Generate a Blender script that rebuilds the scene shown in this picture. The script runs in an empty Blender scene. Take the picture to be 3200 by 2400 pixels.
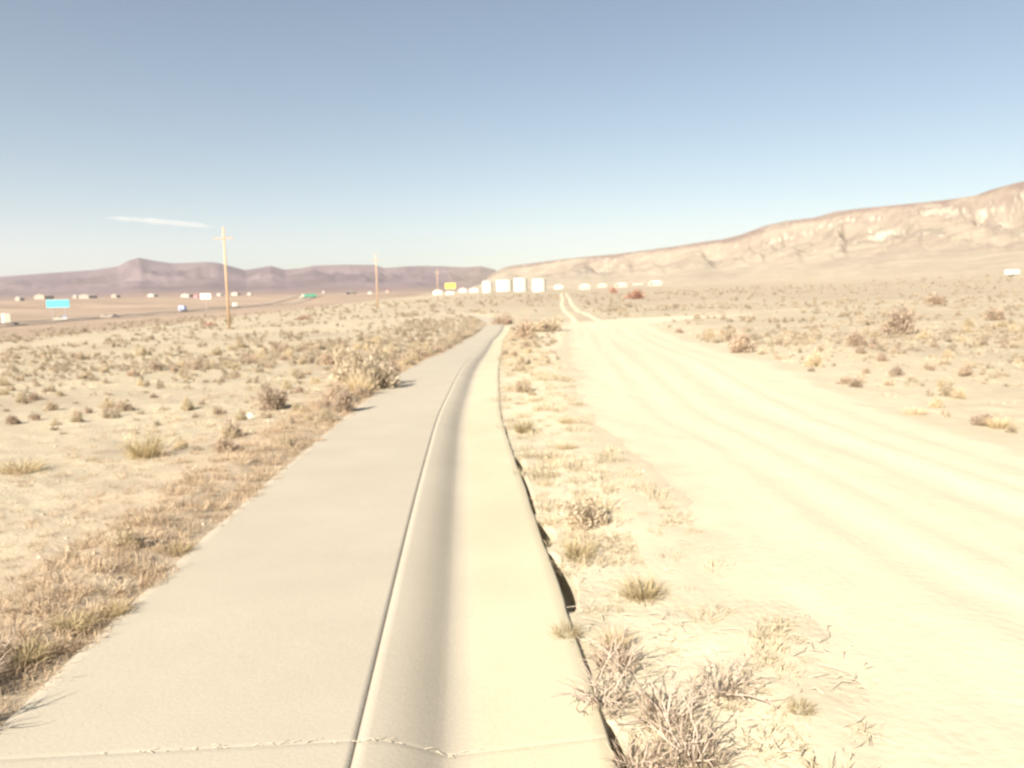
import bpy, bmesh, math, random
import numpy as np
from mathutils import Vector, Matrix

random.seed(7)
rng = np.random.default_rng(11)
S = bpy.context.scene
COL = S.collection

# ------------------------------------------------------------------ camera frame
CAM = Vector((0.0, 0.0, 1.70))
FPX, CX, CY = 1736.0, 1106.0, 829.5           # focal length and centre in units of a 2212 px wide frame
PITCH, ROLL = math.radians(6.65), math.radians(-1.2)
CROT = Matrix.Rotation(math.radians(90) - PITCH, 3, 'X') @ Matrix.Rotation(ROLL, 3, 'Z')


def ray(px, py):
    return (CROT @ Vector(((px - CX) / FPX, -(py - CY) / FPX, -1.0))).normalized()


def az_el(px, py):
    d = ray(px, py)
    return math.atan2(d.x, d.y), d.z / math.hypot(d.x, d.y)


# ------------------------------------------------------------------ noise
def _hash(ix, iy, seed):
    n = (ix.astype(np.int64) * 374761393 + iy.astype(np.int64) * 668265263 + seed * 1442695041) & 0xFFFFFFFF
    n = ((n ^ (n >> 13)) * 1274126177) & 0xFFFFFFFF
    n = (n ^ (n >> 16)) & 0xFFFFFFFF
    return n / 4294967295.0 * 2 - 1


def vnoise(x, y, seed=0):
    x = np.asarray(x, float); y = np.asarray(y, float)
    ix = np.floor(x); iy = np.floor(y)
    fx = x - ix; fy = y - iy
    fx = fx * fx * fx * (fx * (fx * 6 - 15) + 10); fy = fy * fy * fy * (fy * (fy * 6 - 15) + 10)
    a = _hash(ix, iy, seed); b = _hash(ix + 1, iy, seed)
    c = _hash(ix, iy + 1, seed); d = _hash(ix + 1, iy + 1, seed)
    return (a * (1 - fx) + b * fx) * (1 - fy) + (c * (1 - fx) + d * fx) * fy


def fbm(x, y, seed=0, oct=4, gain=0.5):
    s = 0; a = 1; t = 0
    for i in range(oct):
        s = s + a * vnoise(x * 2 ** i + 17.3 * i, y * 2 ** i - 9.1 * i, seed + i)
        t += a; a *= gain
    return s / t


def sstep(a, b, x):
    t = np.clip((x - a) / (b - a), 0, 1)
    return t * t * (3 - 2 * t)


def smooth_curve(pts, lo, hi, win, step=0.25):
    xs = np.arange(lo, hi, step)
    ys = np.interp(xs, [p[0] for p in pts], [p[1] for p in pts])
    k = max(3, int(win / step) | 1)
    w = np.hanning(k + 2)[1:-1]; w /= w.sum()
    ys = np.convolve(np.pad(ys, k // 2, mode='edge'), w, mode='valid')
    return xs, ys


# ------------------------------------------------------------------ lie of the land
ZX, ZY = smooth_curve([(-20, 0.02), (4, 0), (8, -.08), (12, -.21), (20, -.29), (26, -.48), (32, -.76), (45, -1.2), (60, -1.55), (80, -1.7),
                       (100, -1.5), (120, -1.36), (200, -1.2), (300, -.6), (450, .3), (600, 1.0), (1100, 2.6), (1800, 5),
                       (9000, 5)], -20, 2000, 5, .5)
PX_, PY_ = smooth_curve([(-12, -.05), (3.3, -.89), (6.25, -1.07), (12.3, -1.41), (20.2, -1.56), (32, -1.62), (50, -1.7), (68, -1.3),
                         (84, -1.2), (100, -3), (120, -9)], -12, 121, 5)
HALF = 1.225
RLX, RLY = smooth_curve([(-12, 1.3), (3.5, 1.15), (5, 1.02), (12.4, .80), (33, 1.9), (60, 3.9), (82, 5.0)], -12, 84, 5)
RRX, RRY = smooth_curve([(-12, 6.2), (9, 5.85), (12.4, 6.0), (33, 8.7), (60, 12.0), (82, 14.6)], -12, 84, 5)


def zc(y): return np.interp(y, ZX, ZY)
def pcx(y): return np.interp(y, PX_, PY_)
def rxl(y): return np.interp(y, RLX, RLY)
def rxr(y): return np.interp(y, RRX, RRY)


def table(pts):
    q = sorted(az_el(*p) for p in pts)
    return np.array([a for a, e in q]), np.array([e for a, e in q])


SKY_L = table([(-900, 600), (-400, 604), (0, 597), (100, 590), (200, 583), (255, 575), (278, 562), (300, 556), (330, 562), (370, 568), (420, 567), (450, 565),
               (470, 567), (500, 575), (530, 583), (560, 578), (585, 574), (615, 582), (650, 579), (680, 573), (750, 571.5), (810, 572),
               (830, 579), (880, 575), (910, 574), (960, 575), (1000, 577), (1040, 575), (1065, 581), (1085, 592), (1120, 606), (1200, 606), (2600, 560)])
SKY_R = table([(-900, 680), (900, 640), (1010, 624), (1040, 612), (1062, 592), (1085, 579), (1105, 574), (1130, 571), (1190, 563), (1250, 556), (1330, 549), (1400, 540),
               (1450, 533), (1521, 522), (1560, 517), (1600, 507), (1630, 496), (1654, 487), (1700, 477), (1760, 470), (1804, 457),
               (1860, 450), (1954, 441), (2040, 432), (2104, 423), (2140, 410), (2180, 399), (2212, 391), (2500, 360), (3200, 340)])
AZ_R0 = [az_el(900, 626)[0], az_el(1085, 626)[0], az_el(1500, 620)[0], az_el(2212, 604)[0]]


def base_h(x, y):
    lat = np.interp(-x, [0, 4, 12, 34, 60, 100, 170, 215, 400, 1500], [0, 0, -.10, -.6, -1.9, -4.4, -7.5, -8.3, -8.5, -6])
    lat = np.where(x > 0, np.where(x < 250, .00013 * x * x, 8.1 + .065 * (x - 250)), lat)
    r = np.hypot(x, y)
    far = sstep(900, 1600, r) * 7 * sstep(0, -200, x)
    return zc(y) + lat + far


def hill_params(x, y):
    r = np.hypot(x, y); az = np.arctan2(x, y)
    eR = np.interp(az, *SKY_R); eL = np.interp(az, *SKY_L)
    r0 = np.interp(az, AZ_R0, [760, 720, 430, 240]); r1 = np.interp(az, AZ_R0, [1500, 1450, 1150, 820])
    tR = (r - r0) / (r1 - r0)
    tL = (r - 1500) / (4600 - 1500)
    return r, az, eR, eL, tR, tL, r1


def height(x, y, fine=True):
    x = np.asarray(x, float); y = np.asarray(y, float)
    r, az, eR, eL, tR, tL, r1 = hill_params(x, y)
    z = base_h(x, y)
    # rolling ground further out, never on the path or the dirt road
    open_ = 1 - sstep(1.0, 0.0, np.abs(x - pcx(y)) - 1.6) * (y < 120)
    road = (sstep(-.5, .1, x - rxl(y)) * sstep(.5, -.1, x - rxr(y))) * (y < 84)
    open_ = open_ * (1 - road)
    z = z + open_ * (.16 * sstep(6, 40, r) * fbm(x / 14, y / 14, 3, 3) + .5 * sstep(60, 200, r) * fbm(x / 60, y / 60, 5, 3))
    if fine:
        z = z + open_ * (.035 * fbm(x / .7, y / .7, 9, 3) * sstep(60, 20, r) + .010 * vnoise(x / .09, y / .09, 21) * sstep(12, 5, r))
    # hills
    gul = np.abs(fbm(x / 85 + .5 * vnoise(x / 40, y / 40, 80), y / 150, 31, 5, .55))
    g = np.where(tR < 1, np.clip(tR, 0, 1) ** 1.15, np.exp(-((tR - 1) * 3) ** 2))
    cut = 1 - .36 * sstep(0.34, .66, tR) * sstep(1.02, .80, tR) * (gul ** .7)
    spur = np.abs(fbm(az * 17 + .5 * np.clip(tR, 0, 1), np.clip(tR, 0, 1) * 1.3 + 3, 35, 4, .5))
    cut = cut * (1 - .30 * sstep(.34, .62, tR) * sstep(1.0, .82, tR) * sstep(.0, .5, .5 - spur))
    bench = .06 * np.sin(np.clip(tR, 0, 1) * 13 + 2.5 * fbm(x / 170, y / 170, 44, 3)) * sstep(.3, .5, tR) * sstep(1.0, .85, tR)
    zr = CAM.z + eR * r * np.where(tR < 1, g * cut + bench, 1) * np.where(tR < 1, 1, g)
    zR = z + (zr - z) * sstep(0, .22, tR)
    zR = np.where((tR > 0) & (eR > -.02), np.maximum(z, zR), z)
    gl = np.abs(fbm(x / 420, y / 420, 61, 5, .55))
    g2 = np.where(tL < 1, np.clip(tL, 0, 1) ** 1.4, np.exp(-((tL - 1) * 4) ** 2))
    cut2 = 1 - sstep(.1, .5, tL) * sstep(1.0, .85, tL) * gl * .9
    zl = CAM.z + eL * r * g2 * cut2
    zL = z + (zl - z) * sstep(0, .2, tL)
    zL = np.where(tL > 0, np.maximum(z, zL), z)
    return np.maximum(zR, zL)


def gap(y):   # where the soil is washed out from beside the gutter edge
    w = np.zeros_like(y)
    for a, b, m in ((4.25, 5.28, .085), (5.45, 6.12, .075), (8.1, 8.9, .06), (2.75, 3.1, .03), (6.3, 8.0, .015)):
        t = np.clip((y - a) / (b - a), 0, 1)
        w = np.maximum(w, m * np.sin(math.pi * t) ** .7)
    return w


def ground_h(x, y):
    x = np.asarray(x, float); y = np.asarray(y, float)
    z = height(x, y)
    d = x - pcx(y); on = (y < 118) & (y > -12)
    zp = zc(y)
    # berm at the left, wash at the right of the slab
    left = zp - .012 + .07 * sstep(HALF, HALF + .5, -d) + .035 * fbm(x / .5, y / .5, 70, 3) * sstep(HALF, HALF + .25, -d)
    z = np.where(on & (d < 0), left + (z - left) * sstep(HALF + .3, HALF + 2.2, -d), z)
    right = zp - .056 + .02 * fbm(x / .4, y / .4, 71, 3)
    z = np.where(on & (d >= 0), right + (z - right) * sstep(HALF + .1, HALF + 1.2, d), z)
    gw = gap(y)
    tr = on & (gw > .004)
    z = np.where(tr & (d > HALF - .1), z - .16 * (1 - sstep(0, .035, d - HALF - gw)), z)
    under = sstep(HALF - .03, HALF - .10, np.abs(d)) * on
    z = z - under * .22
    road = sstep(.35, .9, x - rxl(y)) * sstep(.35, .9, rxr(y) - x) * (y < 82)
    return z - road * .045


def hz(x, y):
    return float(ground_h(np.array([x]), np.array([y]))[0])


def place(px, py, dmax=3000):
    d = ray(px, py)
    ts = np.concatenate([np.arange(1.5, 60, .03), np.geomspace(60, dmax, 1500)])
    P = np.array(CAM)[None, :] + ts[:, None] * np.array(d)[None, :]
    h = ground_h(P[:, 0], P[:, 1])
    k = np.nonzero(P[:, 2] <= h)[0]
    i = k[0] if len(k) else len(ts) - 1
    return Vector((P[i, 0], P[i, 1], h[i]))


def at_dist(px, dist, py=626):
    a, _ = az_el(px, py)
    x, y = dist * math.tan(a), dist
    return Vector((x, y, hz(x, y)))


# ------------------------------------------------------------------ object helpers
def tag(o, label=None, cat=None, group=None, kind=None):
    if label: o['label'] = label
    if cat: o['category'] = cat
    if group: o['group'] = group
    if kind: o['kind'] = kind
    return o


def empty(name, loc, rz=0):
    o = bpy.data.objects.new(name, None); COL.objects.link(o)
    o.location = loc; o.rotation_euler = (0, 0, rz); o.empty_display_size = .2
    return o


def mesh_obj(name, me, mat, parent=None):
    o = bpy.data.objects.new(name, me); COL.objects.link(o)
    if mat is not None and not me.materials: me.materials.append(mat)
    if parent is not None: o.parent = parent
    return o


def np_mesh(name, V, F, col=None, smooth=False):
    me = bpy.data.meshes.new(name)
    V = np.asarray(V, np.float32); F = np.asarray(F, np.int32)
    n = F.shape[1]
    me.vertices.add(len(V)); me.vertices.foreach_set('co', V.ravel())
    me.loops.add(F.size); me.loops.foreach_set('vertex_index', F.ravel())
    me.polygons.add(len(F)); me.polygons.foreach_set('loop_start', np.arange(0, F.size, n, dtype=np.int32))
    me.update(calc_edges=True)
    if smooth: me.polygons.foreach_set('use_smooth', np.ones(len(F), bool))
    if col is not None:
        c = np.ones((len(V), 4), np.float32); c[:, :3] = col
        a = me.color_attributes.new('tint', 'FLOAT_COLOR', 'POINT'); a.data.foreach_set('color', c.ravel())
    me.validate()
    return me


class MB:
    """collects shapes into one bmesh"""
    def __init__(self): self.bm = bmesh.new()

    def box(self, c, s, bev=0, rz=0, taper=None):
        r = bmesh.ops.create_cube(self.bm, size=1)['verts']
        for v in r:
            f = 1 if taper is None or v.co.z < 0 else taper
            v.co = Vector((v.co.x * s[0] * f, v.co.y * s[1] * f, v.co.z * s[2]))
        if bev:
            es = list({e for v in r for e in v.link_edges})
            r = list({v for f in bmesh.ops.bevel(self.bm, geom=es, offset=bev, segments=2, affect='EDGES')['faces'] for v in f.verts} | {v for v in r if v.is_valid})
        M = Matrix.Translation(c) @ Matrix.Rotation(rz, 4, 'Z')
        for v in r: v.co = M @ v.co
        return self

    def cyl(self, p, q, r0, r1=None, n=10, cap=True):
        r1 = r0 if r1 is None else r1
        p, q = Vector(p), Vector(q); d = q - p
        R = d.to_track_quat('Z', 'Y').to_matrix().to_4x4()
        M = Matrix.Translation((p + q) / 2) @ R
        bmesh.ops.create_cone(self.bm, cap_ends=cap, segments=n, radius1=r0, radius2=max(r1, 1e-4), depth=d.length, matrix=M)
        return self

    def prism(self, prof, y0, y1, bev=0):
        """profile in x,z pulled along y"""
        a = [self.bm.verts.new((x, y0, z)) for x, z in prof]; b = [self.bm.verts.new((x, y1, z)) for x, z in prof]
        n = len(prof)
        fs = [self.bm.faces.new(a), self.bm.faces.new(b[::-1])]
        for i in range(n): fs.append(self.bm.faces.new((a[i], b[i], b[(i + 1) % n], a[(i + 1) % n])))
        if bev:
            es = list({e for f in fs for e in f.edges})
            bmesh.ops.bevel(self.bm, geom=es, offset=bev, segments=2, affect='EDGES')
        return self

    def face(self, pts):
        self.bm.faces.new([self.bm.verts.new(p) for p in pts]); return self

    def build(self, name, mat, parent=None, smooth=False):
        bmesh.ops.recalc_face_normals(self.bm, faces=self.bm.faces)
        me = bpy.data.meshes.new(name); self.bm.to_mesh(me); self.bm.free()
        if smooth:
            for p in me.polygons: p.use_smooth = True
        return mesh_obj(name, me, mat, parent)


def copy_tree(o, parent=None):
    c = o.copy(); COL.objects.link(c)
    if parent is not None: c.parent = parent
    for ch in list(o.children): copy_tree(ch, c)
    return c


# ------------------------------------------------------------------ materials
def nt(m):
    m.use_nodes = True
    return m.node_tree, m.node_tree.nodes, m.node_tree.links


def plain(name, rgb, rough=.7, var=.12, scale=3.0, metal=0.0):
    m = bpy.data.materials.new(name); t, N, L = nt(m); b = N['Principled BSDF']
    b.inputs['Roughness'].default_value = rough; b.inputs['Metallic'].default_value = metal
    tc = N.new('ShaderNodeTexCoord'); nz = N.new('ShaderNodeTexNoise'); nz.inputs['Scale'].default_value = scale; nz.inputs['Detail'].default_value = 5
    L.new(tc.outputs['Object'], nz.inputs['Vector'])
    mx = N.new('ShaderNodeMix'); mx.data_type = 'RGBA'
    mx.inputs['A'].default_value = (*[c * (1 - var) for c in rgb], 1); mx.inputs['B'].default_value = (*[min(1, c * (1 + var)) for c in rgb], 1)
    L.new(nz.outputs['Fac'], mx.inputs['Factor']); L.new(mx.outputs['Result'], b.inputs['Base Color'])
    return m


def attr_mat(name, rough=.9, var=.25, scale=2.0, bump=0, bscale=30, objrand=0.0, trans=0.0):
    """per-vertex tint times procedural noise"""
    m = bpy.data.materials.new(name); t, N, L = nt(m); b = N['Principled BSDF']
    b.inputs['Roughness'].default_value = rough
    b.inputs['Specular IOR Level'].default_value = .15
    at = N.new('ShaderNodeAttribute'); at.attribute_name = 'tint'
    g = N.new('ShaderNodeNewGeometry'); nz = N.new('ShaderNodeTexNoise'); nz.inputs['Scale'].default_value = scale; nz.inputs['Detail'].default_value = 6
    nz.inputs['Roughness'].default_value = .65
    L.new(g.outputs['Position'], nz.inputs['Vector'])
    mr = N.new('ShaderNodeMapRange'); mr.inputs['From Min'].default_value = .25; mr.inputs['From Max'].default_value = .75
    mr.inputs['To Min'].default_value = 1 - var; mr.inputs['To Max'].default_value = 1 + var
    L.new(nz.outputs['Fac'], mr.inputs['Value'])
    fac = mr.outputs['Result']
    if objrand:
        oi = N.new('ShaderNodeObjectInfo'); m2 = N.new('ShaderNodeMapRange')
        m2.inputs['To Min'].default_value = 1 - objrand; m2.inputs['To Max'].default_value = 1 + objrand
        L.new(oi.outputs['Random'], m2.inputs['Value'])
        mm = N.new('ShaderNodeMath'); mm.operation = 'MULTIPLY'; L.new(fac, mm.inputs[0]); L.new(m2.outputs['Result'], mm.inputs[1]); fac = mm.outputs[0]
    vm = N.new('ShaderNodeVectorMath'); vm.operation = 'SCALE'
    L.new(at.outputs['Color'], vm.inputs[0]); L.new(fac, vm.inputs['Scale']); L.new(vm.outputs['Vector'], b.inputs['Base Color'])
    if bump:
        n2 = N.new('ShaderNodeTexNoise'); n2.inputs['Scale'].default_value = bscale; n2.inputs['Detail'].default_value = 6
        L.new(g.outputs['Position'], n2.inputs['Vector'])
        bp = N.new('ShaderNodeBump'); bp.inputs['Strength'].default_value = bump; bp.inputs['Distance'].default_value = .02
        L.new(n2.outputs['Fac'], bp.inputs['Height']); L.new(bp.outputs['Normal'], b.inputs['Normal'])
    if trans:
        out = N['Material Output']; tl = N.new('ShaderNodeBsdfTranslucent'); L.new(vm.outputs['Vector'], tl.inputs['Color'])
        mx = N.new('ShaderNodeMixShader'); mx.inputs[0].default_value = trans
        L.new(b.outputs[0], mx.inputs[1]); L.new(tl.outputs[0], mx.inputs[2]); L.new(mx.outputs[0], out.inputs['Surface'])
    return m


M = {}
M['ground'] = attr_mat('dry_ground', var=.10, scale=3.5, bump=.6, bscale=25)
M['veg'] = attr_mat('dry_foliage', var=.18, scale=9, objrand=.14, trans=.45)
M['twig'] = plain('weathered_twig', (.36, .29, .22), .85)
M['white'] = plain('white_paint', (.74, .72, .60), .45, .04)
M['cream'] = plain('cream_siding', (.48, .425, .35), .7, .06)
M['tan'] = plain('tan_siding', (.36, .30, .245), .7, .08)
M['greywall'] = plain('grey_cladding', (.46, .46, .47), .6, .08)
M['roof'] = plain('grey_roof', (.42, .39, .38), .7, .1)
M['redroof'] = plain('red_roof', (.45, .20, .17), .7, .1)
M['glass'] = plain('dark_glass', (.05, .055, .065), .12, .05)
M['rubber'] = plain('tyre_rubber', (.05, .05, .05), .8, .1)
M['dark'] = plain('dark_paint', (.07, .055, .07), .35, .1)
M['bluepaint'] = plain('blue_paint', (.36, .42, .66), .4, .06)
M['steel'] = plain('galvanised_steel', (.45, .45, .45), .5, .1, metal=.4)
M['cyan'] = plain('cyan_billboard_print', (.07, .44, .50), .5, .12, .35)
M['yellow'] = plain('yellow_sign_print', (.85, .68, .08), .5, .06)
M['green'] = plain('green_trailer', (.12, .46, .30), .5, .06)
M['red'] = plain('red_print', (.62, .22, .26), .5, .08)
M['insul'] = plain('grey_insulator', (.30, .36, .40), .3, .05)


def wood_mat():
    m = bpy.data.materials.new('pole_wood'); t, N, L = nt(m); b = N['Principled BSDF']; b.inputs['Roughness'].default_value = .85
    tc = N.new('ShaderNodeTexCoord'); mp = N.new('ShaderNodeMapping'); mp.inputs['Scale'].default_value = (9, 9, .5)
    nz = N.new('ShaderNodeTexNoise'); nz.inputs['Scale'].default_value = 2; nz.inputs['Detail'].default_value = 6
    L.new(tc.outputs['Object'], mp.inputs['Vector']); L.new(mp.outputs['Vector'], nz.inputs['Vector'])
    r = N.new('ShaderNodeValToRGB'); r.color_ramp.elements[0].color = (.42, .27, .16, 1); r.color_ramp.elements[1].color = (.58, .40, .25, 1)
    L.new(nz.outputs['Fac'], r.inputs['Fac']); L.new(r.outputs['Color'], b.inputs['Base Color'])
    return m


M['wood'] = wood_mat()


def concrete_mat():
    m = bpy.data.materials.new('broom_concrete'); t, N, L = nt(m); b = N['Principled BSDF']; b.inputs['Roughness'].default_value = .88
    b.inputs['Specular IOR Level'].default_value = .25
    g = N.new('ShaderNodeNewGeometry')
    n1 = N.new('ShaderNodeTexNoise'); n1.inputs['Scale'].default_value = .9; n1.inputs['Detail'].default_value = 7; n1.inputs['Roughness'].default_value = .6
    n2 = N.new('ShaderNodeTexNoise'); n2.inputs['Scale'].default_value = 60; n2.inputs['Detail'].default_value = 4
    n3 = N.new('ShaderNodeTexVoronoi'); n3.inputs['Scale'].default_value = 9
    for n in (n1, n2, n3): L.new(g.outputs['Position'], n.inputs['Vector'])
    r = N.new('ShaderNodeValToRGB'); e = r.color_ramp.elements
    e[0].position = .3; e[0].color = (.360, .319, .252, 1); e[1].position = .72; e[1].color = (.398, .354, .281, 1)
    L.new(n1.outputs['Fac'], r.inputs['Fac'])
    at = N.new('ShaderNodeAttribute'); at.attribute_name = 'tint'      # dust on the gutter pan, painted shade on the roll, dark joint
    mx = N.new('ShaderNodeMix'); mx.data_type = 'RGBA'; mx.blend_type = 'MULTIPLY'; mx.inputs['Factor'].default_value = 1
    L.new(r.outputs['Color'], mx.inputs['A']); L.new(at.outputs['Color'], mx.inputs['B'])
    mr = N.new('ShaderNodeMapRange'); mr.inputs['To Min'].default_value = .90; mr.inputs['To Max'].default_value = 1.10; L.new(n2.outputs['Fac'], mr.inputs['Value'])
    sp = N.new('ShaderNodeMapRange'); sp.inputs['From Min'].default_value = .02; sp.inputs['From Max'].default_value = .05; sp.inputs['To Min'].default_value = .8; sp.inputs['To Max'].default_value = 1
    L.new(n3.outputs['Distance'], sp.inputs['Value'])
    mm = N.new('ShaderNodeMath'); mm.operation = 'MULTIPLY'; L.new(mr.outputs['Result'], mm.inputs[0]); L.new(sp.outputs['Result'], mm.inputs[1])
    vm = N.new('ShaderNodeVectorMath'); vm.operation = 'SCALE'; L.new(mx.outputs['Result'], vm.inputs[0]); L.new(mm.outputs[0], vm.inputs['Scale'])
    L.new(vm.outputs['Vector'], b.inputs['Base Color'])
    bp = N.new('ShaderNodeBump'); bp.inputs['Strength'].default_value = .35; bp.inputs['Distance'].default_value = .004
    L.new(n2.outputs['Fac'], bp.inputs['Height']); L.new(bp.outputs['Normal'], b.inputs['Normal'])
    return m


M['concrete'] = concrete_mat()
M['road'] = attr_mat('packed_sand', var=.05, scale=5, bump=.35, bscale=18)
M['asphalt'] = plain('worn_asphalt', (.30, .235, .185), .85, .15, .6)

# ------------------------------------------------------------------ ground sheet
def lerp(a, b, t): return a + (b - a) * t[..., None]


def ground_colour(x, y, z):
    r, az, eR, eL, tR, tL, r1 = hill_params(x, y)
    sand = np.array((.405, .350, .250)); brown = np.array((.285, .228, .170)); red = np.array((.288, .215, .160))
    n1 = fbm(x / 3.2, y / 3.2, 100, 5, .6); n2 = fbm(x / 22, y / 22, 110, 4); n3 = fbm(x / .45, y / .45, 120, 3)
    c = lerp(sand, brown, np.clip(.30 + .80 * n1 + .35 * n2 + .30 * n3 * sstep(25, 8, r), 0, 1) * .82)
    # reddish flats beyond the pole line
    rp = sstep(-45, -110, x) * sstep(60, 130, r)
    c = lerp(c, red * (1 + .42 * fbm(x / 70, y / 28, 130, 5, .6))[..., None], rp * .92)
    c = lerp(c, brown * 1.04 + 0 * c, sstep(90, 180, r) * sstep(-45, 0, x) * .42 * (1 - sstep(.02, .2, tR)))
    # verge of the path
    d = x - pcx(y)
    vg = sstep(1.7, .0, np.abs(-d - HALF - .35)) * (d < 0) * (y < 90)
    c = lerp(c, np.array((.375, .290, .205)) + 0 * c, vg * .6)
    mid = sstep(HALF - .1, HALF + .2, d) * sstep(.2, -.2, x - rxl(y)) * (y < 84)
    c = lerp(c, np.array((.485, .425, .31)) * (1 + .10 * n3)[..., None], mid * .8)
    nr = sstep(5, -.3, np.maximum(x - rxr(y), rxl(y) - x)) * (y < 84)
    c = lerp(c, np.array((.47, .41, .295)) * (1 + .12 * n3 + .12 * n1)[..., None], nr * (d > 0) * .7)
    # hills: beige clay, brown cap rock, chalk-white bare faces
    hn = fbm(x / 70, y / 70, 140, 5, .6); hb = fbm(x / 160, y / 90 + tR * 5, 150, 4); hs = fbm(x / 22, y / 14, 155, 4, .6)
    beige = np.array((.345, .292, .220)); cap = np.array((.200, .145, .125)); chalk = np.array((.44, .41, .315)); mauve = np.array((.205, .155, .135))
    el = (z - CAM.z) / np.maximum(r, 1); q = np.clip(el / np.maximum(eR, 1e-3), 0, 1.1)
    st = fbm(az * 15 + q * 1.2, q * 8 - az * 9 + .8 * hb, 152, 5, .62); s2 = fbm(az * 75, q * 60, 153, 4, .65)
    band = sstep(.30, .55, q + .10 * st)                     # the rough bluff above the smooth fan
    hc = lerp(beige + 0 * c, mauve + 0 * c, np.clip(.12 + .9 * st + .55 * s2 + (.30 + .5 * hs) * band, 0, 1) * (.45 + .4 * band))
    hc = lerp(hc, cap + 0 * c, sstep(.78, .98, q + .26 * st + .16 * hb) * .75)
    hc = lerp(hc, chalk + 0 * c, sstep(.10, .34, st + .30 * s2 + .25 * hb) * sstep(.34, .62, q) * sstep(1.04, .84, q) * .85)
    hc = hc * ((1 + .28 * s2) * (1 - .10 * band))[..., None]
    hm = sstep(.05, .22, tR) * (eR > 0)
    c = lerp(c, hc, hm)
    lr = np.array((.155, .116, .118)) * (1 + .5 * fbm(x / 260, y / 330, 160, 6, .65))[..., None]
    foot = np.array((.25, .180, .142)) * (1 + .2 * fbm(x / 160, y / 90, 161, 4))[..., None]
    lr = lerp(foot, lr, sstep(.05, .45, tL + .12 * fbm(x / 300, y / 200, 162, 4)))
    c = lerp(c, lr, sstep(-.02, .10, tL) * (1 - hm))
    return np.clip(c, .02, .9)


def build_ground():
    a = np.concatenate([np.radians(np.linspace(-180, -39, 90, endpoint=False)), np.radians(np.linspace(-39, 39, 800, endpoint=False)),
                        np.radians(np.linspace(39, 180, 90, endpoint=False))])
    r = np.concatenate([[.35], np.geomspace(.8, 2.2, 14, endpoint=False), np.geomspace(2.2, 16, 270, endpoint=False), np.geomspace(16, 300, 220, endpoint=False),
                        np.geomspace(300, 1700, 210, endpoint=False), np.geomspace(1700, 12000, 90)])
    na, nr = len(a), len(r)
    A, Rr = np.meshgrid(a, r)
    X = (Rr * np.sin(A)).ravel(); Y = (Rr * np.cos(A)).ravel()
    Z = ground_h(X, Y)
    c = ground_colour(X, Y, Z)
    V = np.stack([X, Y, Z], 1)
    i = np.arange(nr - 1)[:, None] * na; j = np.arange(na)[None, :]; j1 = (j + 1) % na
    F = np.stack([(i + j), (i + na + j), (i + na + j1), (i + j1)], -1).reshape(-1, 4)[:, ::-1]
    # cap under the camera
    V = np.vstack([V, [[0, 0, hz(0, 0.)]]]); c = np.vstack([c, c[:1]])
    me = np_mesh('ground', V, F, c, True)
    o = mesh_obj('ground', me, M['ground']); tag(o, kind='structure')
    return o


build_ground()


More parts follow.
